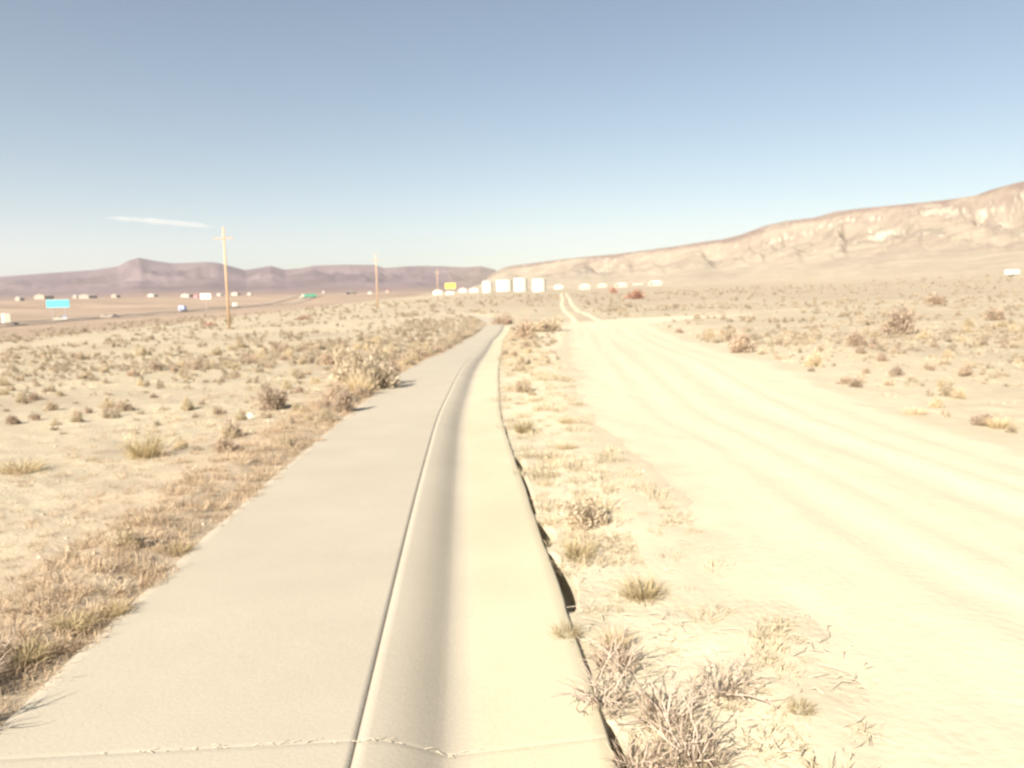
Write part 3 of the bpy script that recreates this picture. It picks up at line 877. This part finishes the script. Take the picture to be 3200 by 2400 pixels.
def litter():
    ps = []; rs = []
    # straw caught in the cross joint at the bottom of the frame
    for i in range(45):
        sd = rng.uniform(-.75, .75); x = float(pcx(2.885)) + sd; y = 2.885 + sd * .055 + rng.normal() * .007
        ang = rng.uniform(-1.0, 1.0); l = rng.uniform(.008, .035)
        z = path_z(x, y) + .004
        ps.append(np.array([[x, y, z], [x + l * math.cos(ang) * .5, y + l * math.sin(ang) * .5, z + .004], [x + l * math.cos(ang), y + l * math.sin(ang), z + .001]])); rs.append((.0018, .001))
    for i in range(260):
        if i < 120: q = (rng.uniform(1250, 1900), rng.uniform(1330, 1650))
        else: q = (rng.uniform(1130, 1500), rng.uniform(1050, 1500))
        p = place(*q); ang = rng.uniform(0, 6.3); l = rng.uniform(.03, .16)
        if p.x < pcx(p.y) + HALF: continue
        ps.append(np.array([[p.x, p.y, p.z + .005], [p.x + l * .5 * math.cos(ang), p.y + l * .5 * math.sin(ang), p.z + .02], [p.x + l * math.cos(ang + .3), p.y + l * math.sin(ang + .3), p.z + .008]])); rs.append((.003, .0015))
    V, F = tubes(ps, rs, 4)
    tag(mesh_obj('straw_litter', np_mesh('straw_litter', V, F), M['straw']), 'broken straw and twigs lying in the concrete joint and on the bare soil', 'litter', kind='stuff')


litter()

# a small post-like stump and a pale stone next to the lone bush on the left
def rock(px, py, s, label):
    p = place(px, py)
    bm = bmesh.new(); bmesh.ops.create_icosphere(bm, subdivisions=3, radius=1)
    for v in bm.verts:
        f = 1 + .28 * float(fbm(np.array([v.co.x * 1.3 + px]), np.array([v.co.y * 1.3 + v.co.z]), 400, 3)[0])
        v.co = Vector((v.co.x * s * f * 1.3, v.co.y * s * f, max(v.co.z, -.4) * s * f * .75))
    me = bpy.data.meshes.new('rock'); bm.to_mesh(me); bm.free()
    o = mesh_obj('rock', me, M['stone']); o.location = p; tag(o, label, 'rock')


M['stone'] = plain('pale_stone', (.56, .50, .39), .9, .15, 6)
M['darkstone'] = plain('dark_stone', (.16, .12, .10), .9, .2, 6)
rock(540, 903, .10, 'pale flat rock under the lone grey bush left of the path')
rock(592, 880, .05, 'small white stone at the right foot of the lone grey bush')


# ------------------------------------------------------------------ utility poles
def make_pole(p, h, label, rz=0):
    r = empty('utility_pole', p, rz)
    MB().cyl((0, 0, -.3), (0, 0, h), .15, .10, 14).build('pole', M['wood'], r, True)
    ca = MB().box((0, -.14, h - 1.35), (2.3, .09, .11), .015).build('crossarm', M['wood'], r)
    for x in (-1.13, 0.45, 1.13):
        MB().cyl((x, -.14, h - 1.29), (x, -.14, h - 1.12), .055, .05, 8).cyl((x, -.14, h - 1.14), (x, -.14, h - 1.05), .085, .03, 8).build('insulator', M['insul'], r, True)
    MB().cyl((0, 0, h), (0, 0, h + .16), .06, .04, 8).build('insulator', M['insul'], r, True)
    for s in (-1, 1): MB().cyl((s * .62, -.14, h - 1.4), (0, -.13, h - 1.95), .02, .02, 6).build('brace', M['steel'], r)
    return tag(r, label, 'utility pole', 'wooden utility poles in a line left of the path')


make_pole(at_dist(495, 97, 700), 12.1, 'nearest and tallest wooden utility pole, orange in the sun, on the left plain', .06)
make_pole(at_dist(816, 178, 660), 12.0, 'second wooden utility pole, middle of the line along the left plain', .06)
make_pole(at_dist(946, 300, 640), 11.6, 'farthest small utility pole beside the yellow sign', .06)


# ------------------------------------------------------------------ tanks
def tank(px, dist, wpx, top, base, label):
    p = at_dist(px, dist); R = wpx / FPX * dist / 2
    hgt = (base - top) / FPX * dist
    r = empty('storage_tank', p)
    MB().cyl((0, 0, -3), (0, 0, hgt), R, R, 48, cap=False).build('shell', M['white'], r, True)
    MB().cyl((0, 0, hgt + .002), (0, 0, hgt + R * .06), R * 1.01, R * .05, 40).build('roof', M['white'], r)
    st = MB()
    for k in range(int(hgt / .4)):
        a = .7 + k * .05; st.box((math.cos(a) * (R + .35), math.sin(a) * (R + .35), .3 + k * .4), (.7, .7, .06), 0, a)
    st.build('stairway', M['steel'], r)
    rl = MB()
    for k in range(24):
        a = k * math.pi / 12; b = a + math.pi / 12
        rl.cyl((math.cos(a) * R * .98, math.sin(a) * R * .98, hgt + 1.0), (math.cos(b) * R * .98, math.sin(b) * R * .98, hgt + 1.0), .04, .04, 5)
        rl.cyl((math.cos(a) * R * .98, math.sin(a) * R * .98, hgt), (math.cos(a) * R * .98, math.sin(a) * R * .98, hgt + 1.0), .03, .03, 5)
    rl.build('railing', M['steel'], r)
    return tag(r, label, 'storage tank', 'white storage tanks at the end of the dirt track')


tank(1053, 560, 21, 608, 631, 'narrowest white storage tank, leftmost of the row at the end of the track')
tank(1090, 640, 35, 606, 629, 'widest white storage tank, second from the left')
tank(1125, 575, 29, 601, 628, 'tallest white storage tank, third from the left')
tank(1165, 548, 30, 602, 628, 'white storage tank standing apart at the right end of the row')


# ------------------------------------------------------------------ buildings
def building(px, dist, wpx, hpx, label, wall='cream', roof='roof', group=None, name='house', depth=.6, rz=0, cat='house', ypx=640):
    p = at_dist(px, dist, ypx); w = wpx / FPX * dist; h = hpx / FPX * dist
    d = max(6, w * depth); wh = h * .68
    r = empty(name, p, rz)
    MB().box((0, 0, wh / 2 - 1), (w, d, wh + 2)).build('wall', M[wall], r)
    e = .25
    MB().prism([(-d / 2 - e, wh + .002), (d / 2 + e, wh + .002), (0, h)], -w / 2 - e, w / 2 + e).build('roof', M[roof], r)
    r.children[-1].rotation_euler.z = math.pi / 2
    nw = max(1, min(5, int(w / 5)))
    for k in range(nw):
        x = (k + .5) / nw * w - w / 2
        if k == nw // 2:
            MB().box((x, -d / 2 - .03, min(1.05, wh * .45)), (1.0, .06, min(2.1, wh * .85))).build('door', M['greywall'], r)
        else:
            MB().box((x, -d / 2 - .03, wh * .58), (min(1.6, w * .2), .06, min(1.2, wh * .4))).build('window', M['glass'], r)
    return tag(r, label, cat, group)


G1 = 'houses of the far town below the purple range'
far_houses = [  # px, dist, w, h, label, wall, roof
    (42, 1250, 17, 9, 'tan house nearest the left frame edge, left of the cyan billboard', 'cream', 'roof'),
    (95, 1450, 36, 11, 'long cream building behind and above the cyan billboard', 'cream', 'cream'),
    (165, 1500, 14, 8, 'small pale house just right of the cyan billboard', 'cream', 'roof'),
    (190, 1450, 36, 9, 'long cream low building right of the cyan billboard', 'cream', 'cream'),
    (250, 1550, 18, 8, 'pale house directly above the black car', 'cream', 'cream'),
    (330, 1600, 22, 7, 'low pale building midway between the black car and the white billboard', 'white', 'roof'),
    (405, 1350, 28, 8, 'long white building left of the white billboard', 'white', 'cream'),
    (424, 1250, 8, 8, 'tiny red-roofed shed touching the white billboard', 'red', 'redroof'),
    (475, 1500, 14, 6, 'small white house just left of the nearest pole', 'white', 'roof'),
    (510, 1550, 22, 7, 'white house just right of the nearest pole', 'white', 'cream'),
    (540, 1550, 12, 6, 'small white house, second right of the nearest pole', 'white', 'roof'),
    (700, 1700, 10, 6, 'tiny cream house right of the green truck', 'cream', 'roof'),
    (800, 1100, 10, 7, 'small white house just left of the second pole', 'white', 'roof'),
    (838, 1500, 12, 6, 'tiny house just right of the second pole', 'cream', 'redroof'),
]
for px, d, w, h, l, wl, rf in far_houses: building(px, d, w, h, l, {'white': 'cream', 'cream': 'tan'}.get(wl, wl), {'cream': 'tan'}.get(rf, rf), G1)
G2 = 'buildings around the storage tanks'
for px, d, w, h, l, wl, rf in [
    (946, 640, 24, 10, 'white flat building left of the yellow sign', 'white', 'white'),
    (972, 560, 16, 6, 'small white shed below the yellow sign', 'white', 'white'),
    (1000, 800, 22, 10, 'grey building right of the yellow sign', 'greywall', 'roof'),
    (1024, 720, 22, 10, 'long white and grey building left of the storage tanks', 'white', 'roof'),
    (1206, 700, 22, 8, 'low white building right of the storage tanks beside the track', 'white', 'white')]:
    building(px, d, w, h, l, wl, rf, G2, 'warehouse', .8, 0, 'building', 626)
G3 = 'white buildings at the foot of the right-hand hills'
for px, d, w, h, l, wl, rf in [
    (1262, 560, 30, 11, 'white building at the left end of the row below the hills', 'cream', 'white'),
    (1300, 640, 26, 7, 'pale low trailer home second from left below the hills', 'cream', 'white'),
    (1341, 600, 40, 8, 'longest white trailer home in the row below the hills', 'cream', 'white'),
    (1378, 610, 22, 7, 'trailer home with a red roof below the hills', 'cream', 'redroof'),
    (1415, 560, 42, 10, 'long white building at the right end of the row below the hills', 'cream', 'white')]:
    building(px, d, w, h, l, wl, rf, G3, 'trailer_home', .3, .12, 'building', 612)


# ------------------------------------------------------------------ signs
def billboard(px, dist, wpx, top, bot, mat, label, posts=2, back=None, rz=0, ypx=650):
    p = at_dist(px, dist, ypx); w = wpx / FPX * dist
    a = az_el(px, top)[1] * dist + CAM.z; b = az_el(px, bot)[1] * dist + CAM.z
    r = empty('billboard', p, rz); z0, z1 = b - p.z, a - p.z
    MB().box((0, 0, (z0 + z1) / 2), (w, .3, z1 - z0), .03).build('panel', M[mat], r)
    fr = MB()
    for z in (z0 - .08, z1 + .08): fr.box((0, -.02, z), (w + .3, .4, .155))
    fr.build('frame', M['steel'], r)
    for k in range(posts):
        x = 0 if posts == 1 else (k / (posts - 1) - .5) * w * .6
        MB().cyl((x, .3, -.5), (x, .3, z1 - .1), .16, .14, 8).build('post', M['steel'], r)
    return tag(r, label, 'billboard')


billboard(125, 420, 49, 648, 666, 'cyan', 'wide cyan-blue billboard beside the highway at far left', 2, ypx=657)
billboard(444, 520, 22, 634, 646, 'white', 'white billboard on a single tall post left of the nearest pole', 1, ypx=640)
billboard(973, 520, 22, 612, 623, 'yellow', 'bright yellow sign left of the storage tanks', 2, ypx=618)


# ------------------------------------------------------------------ vehicles (each drives along its own y axis, nose at -y)
def wheels(r, ys, hw, rad=.42):
    for y in ys:
        for s in (-1, 1):
            w = MB().cyl((s * (hw - .24), y, rad), (s * hw, y, rad), rad, rad, 14).build('wheel', M['rubber'], r)
            MB().cyl((s * hw, y, rad), (s * (hw + .02), y, rad), rad * .55, rad * .5, 10).build('rim', M['steel'], w)


def box_truck(p, rz, label, body, cab='white', L=7.5, top=3.4):
    r = empty('box_truck', p, rz)
    MB().box((0, 1.0, 1.0 + (top - 1) / 2), (2.4, L - 2.2, top - 1.0), .05).build('cargo_box', M[body], r)
    MB().prism([(-L / 2 - .0, .5), (-L / 2 + .1, 1.35), (-L / 2 + .75, 2.35), (-L / 2 + 1.9, 2.45), (-L / 2 + 1.9, .5)], -1.05, 1.05, .04).build('cab', M[cab], r)
    r.children[-1].rotation_euler.z = math.pi / 2
    g = MB().prism([(-L / 2 + .12, 1.42), (-L / 2 + .68, 2.25), (-L / 2 + .72, 2.25), (-L / 2 + .17, 1.40)], -.95, .95).build('windscreen', M['glass'], r)
    g.rotation_euler.z = math.pi / 2; g.location.y = -.05
    MB().box((0, .2, .72), (1.2, L - .8, .25)).build('chassis', M['dark'], r)
    wheels(r, (-L / 2 + 1.2, L / 2 - 1.2), 1.15, .45)
    return tag(r, label, 'truck')


def pickup(p, rz, label, paint, back=None):
    r = empty('pickup_truck', p, rz)
    o = MB().prism([(-2.8, .45), (-2.78, 1.0), (-1.2, 1.12), (2.8, 1.12), (2.82, .5)], -.98, .98, .05).build('body', M[paint], r); o.rotation_euler.z = math.pi / 2
    o = MB().prism([(-1.25, 1.12), (-.55, 1.78), (.8, 1.80), (.95, 1.12)], -.86, .86, .05).build('cab', M[paint], r); o.rotation_euler.z = math.pi / 2
    o = MB().prism([(-1.02, 1.2), (-.52, 1.70), (.70, 1.72), (.80, 1.2)], -.885, .885).build('window', M['glass'], r); o.rotation_euler.z = math.pi / 2
    if back: MB().box((0, 1.85, 1.45), (1.85, 1.8, .85), .06).build('canopy', M[back], r)
    wheels(r, (-1.85, 1.75), .95, .40)
    return tag(r, label, 'pickup')


def sedan(p, rz, label, paint):
    r = empty('car', p, rz)
    o = MB().prism([(-2.35, .35), (-2.35, .75), (-1.2, .95), (1.6, .98), (2.3, .88), (2.35, .38)], -.9, .9, .06).build('body', M[paint], r); o.rotation_euler.z = math.pi / 2
    o = MB().prism([(-1.15, .95), (-.35, 1.45), (.75, 1.46), (1.5, .97)], -.74, .74, .05).build('cabin', M['glass'], r); o.rotation_euler.z = math.pi / 2
    wheels(r, (-1.45, 1.4), .9, .33)
    return tag(r, label, 'car')


def semi(p, rz, label, box, cab='white'):
    r = empty('semi_truck', p, rz)
    MB().box((0, 2.4, 2.55), (2.5, 12.5, 2.8), .05).build('trailer', M[box], r)
    MB().box((0, 2.4, 1.0), (1.0, 12.3, .25)).build('chassis', M['dark'], r)
    o = MB().prism([(-8.2, .6), (-8.2, 1.7), (-6.7, 1.9), (-6.3, 2.9), (-5.7, 3.7), (-4.3, 3.8), (-4.3, .6)], -1.15, 1.15, .05).build('cab', M[cab], r); o.rotation_euler.z = math.pi / 2
    o = MB().prism([(-6.64, 2.0), (-6.30, 2.85), (-6.26, 2.85), (-6.6, 2.0)], -1.05, 1.05).build('windscreen', M['glass'], r); o.rotation_euler.z = math.pi / 2; o.location.y = -.04
    wheels(r, (-7.3, -4.6, -3.4, 6.3, 7.5), 1.2, .5)
    return tag(r, label, 'truck')


def on_road(px, py, lane=-206, dy=0):
    a, _ = az_el(px, py)
    y = lane / math.tan(a); xs = lane + np.linspace(-5.25, 5.25, 9); h = float(height(xs, xs * 0 + y, False).mean()) + .36
    return Vector((lane, y, h))


# seen side-on or three-quarter as they follow the highway's curve
box_truck(on_road(13, 682), math.radians(-52), 'white box truck cut by the left edge of the frame', 'white', 'white', 9, 4.7)
pickup(on_road(130, 686), math.radians(-60), 'white pickup with a blue canopy driving below the cyan billboard', 'white', 'bluepaint')
sedan(on_road(248, 676), math.radians(-70), 'dark car driving on the highway right of the cyan billboard', 'dark')
pickup(on_road(229, 676), math.radians(-70), 'pale pickup following close to the dark car', 'cream')
box_truck(on_road(397, 666), math.radians(-20), 'lavender-blue box van midway between the dark car and the nearest pole', 'bluepaint', 'white', 6.5, 3.6)
box_truck(on_road(508, 658), math.radians(-60), 'white truck with dark cab just right of the nearest pole', 'white', 'dark', 7, 3.4)
semi(on_road(665, 640), math.radians(-55), 'truck with a bright green trailer between the two nearer poles', 'green', 'white')
semi(on_road(759, 638), math.radians(-35), 'white semi truck with dark cab just left of the second pole', 'white', 'dark')


def camper(p, rz, label):
    r = empty('camper_trailer', p, rz)
    MB().box((0, 0, 1.6), (6.2, 2.4, 2.2), .25).build('body', M['white'], r)
    MB().box((-.8, -1.22, 1.9), (1.2, .05, .6)).build('window', M['glass'], r)
    MB().box((1.2, -1.22, 1.5), (.75, .05, 1.7)).build('door', M['greywall'], r)
    for s in (-1, 1): MB().cyl((-.3, s * .95, .35), (-.3, s * 1.17, .35), .35, .35, 12).build('wheel', M['rubber'], r)
    r.scale = (.72, .72, .72)
    return tag(r, label, 'camper')


camper(at_dist(2186, 255, 596), .3, 'white camper trailer at the foot of the hill on the far right')


# ------------------------------------------------------------------ contrail (a real streak of ice cloud, far outside the haze)
def contrail():
    m = bpy.data.materials.new('ice_cloud'); t, N, L = nt(m); out = N['Material Output']; N.remove(N['Principled BSDF'])
    v = N.new('ShaderNodeVolumePrincipled'); v.inputs['Density'].default_value = .0028; v.inputs['Color'].default_value = (1, .98, .92, 1); v.inputs['Anisotropy'].default_value = 0
    L.new(v.outputs[0], out.inputs['Volume'])
    D = 15500
    pts = [(205, 469), (250, 471.5), (300, 475), (350, 479.5), (400, 484), (440, 488), (472, 491)]
    rad = [3, 30, 52, 62, 56, 38, 4]
    P = []
    for q in pts:
        d = ray(*q); P.append(np.array(CAM) + np.array(d) / d.y * D)
    P = np.array(P); V = []; n = 14; m_ = 60
    tt = np.linspace(0, len(P) - 1, m_)
    C = np.stack([np.interp(tt, np.arange(len(P)), P[:, k]) for k in range(3)], 1); R = np.interp(tt, np.arange(len(P)), rad) * (1 + .25 * vnoise(tt * 2.3, tt * 0, 500))
    R = np.maximum(R, 2)
    for i in range(m_):
        for k in range(n):
            a = 2 * math.pi * k / n
            V.append(C[i] + np.array([0, math.cos(a) * R[i] * 2, math.sin(a) * R[i]]))
    F = [[i * n + k, i * n + (k + 1) % n, (i + 1) * n + (k + 1) % n, (i + 1) * n + k] for i in range(m_ - 1) for k in range(n)]
    o = mesh_obj('contrail', np_mesh('contrail', V, F, None, True), m)
    tag(o, 'thin white contrail low in the sky, ending above the nearest utility pole', 'cloud')


contrail()

# ------------------------------------------------------------------ haze
HAZE = 6.0e-5
if HAZE:
    m = bpy.data.materials.new('haze_air'); t, N, L = nt(m); out = N['Material Output']; N.remove(N['Principled BSDF'])
    v = N.new('ShaderNodeVolumePrincipled'); v.inputs['Density'].default_value = HAZE; v.inputs['Color'].default_value = (.86, .86, .92, 1); v.inputs['Anisotropy'].default_value = .2
    L.new(v.outputs[0], out.inputs['Volume'])
    zs = [vv.co.z for vv in bpy.data.objects['ground'].data.vertices]
    lo, hi = min(zs) - 1, max(zs) + 8
    o = MB().box((0, 0, (lo + hi) / 2), (25000, 25000, hi - lo)).build('haze', m)
    tag(o, 'thin pale haze over the whole valley', 'haze', kind='stuff')

# ------------------------------------------------------------------ light
SUN_EL = math.radians(34); sx, sy = -.58, -.81
w = bpy.data.worlds.new('World'); S.world = w; w.use_nodes = True
N, L = w.node_tree.nodes, w.node_tree.links
sky = N.new('ShaderNodeTexSky'); sky.sky_type = 'NISHITA'; sky.sun_disc = False
sky.sun_elevation = SUN_EL; sky.sun_rotation = math.atan2(sx, sy)
sky.altitude = 1900; sky.air_density = 1.0; sky.dust_density = 3.2; sky.ozone_density = 1.0
bg = N['Background']; bg.inputs['Strength'].default_value = .0575
tn = N.new('ShaderNodeMix'); tn.data_type = 'RGBA'; tn.blend_type = 'MULTIPLY'; tn.inputs['Factor'].default_value = 1
tn.inputs['B'].default_value = (.85, .845, .74, 1)          # the warm white balance of the shot
L.new(sky.outputs[0], tn.inputs['A']); L.new(tn.outputs['Result'], bg.inputs['Color'])
sl = bpy.data.lights.new('sun', 'SUN'); sl.energy = 4.6; sl.angle = math.radians(.5); sl.color = (1, .912, .785)
so = bpy.data.objects.new('sun', sl); COL.objects.link(so)
c_ = math.cos(SUN_EL); hv = math.hypot(sx, sy)
so.rotation_euler = Vector((-sx / hv * c_, -sy / hv * c_, -math.sin(SUN_EL))).to_track_quat('-Z', 'Y').to_euler()

# ------------------------------------------------------------------ camera
cd = bpy.data.cameras.new('camera'); co = bpy.data.objects.new('camera', cd); COL.objects.link(co)
co.matrix_world = Matrix.Translation(CAM) @ CROT.to_4x4()
cd.sensor_width = 36; cd.lens = 36 * FPX / 2212; cd.clip_start = .05; cd.clip_end = 60000
cd.dof.use_dof = True; cd.dof.focus_distance = .95; cd.dof.aperture_fstop = 8.2; cd.dof.aperture_ratio = 1.0
S.camera = co
S.view_settings.view_transform = 'Standard'; S.view_settings.look = 'None'; S.view_settings.gamma = 1; S.view_settings.use_curve_mapping = False
S.view_settings.exposure = 1.52
S.render.engine = 'CYCLES'
S.cycles.use_denoising = True
S.cycles.volume_bounces = 1; S.cycles.max_bounces = 6
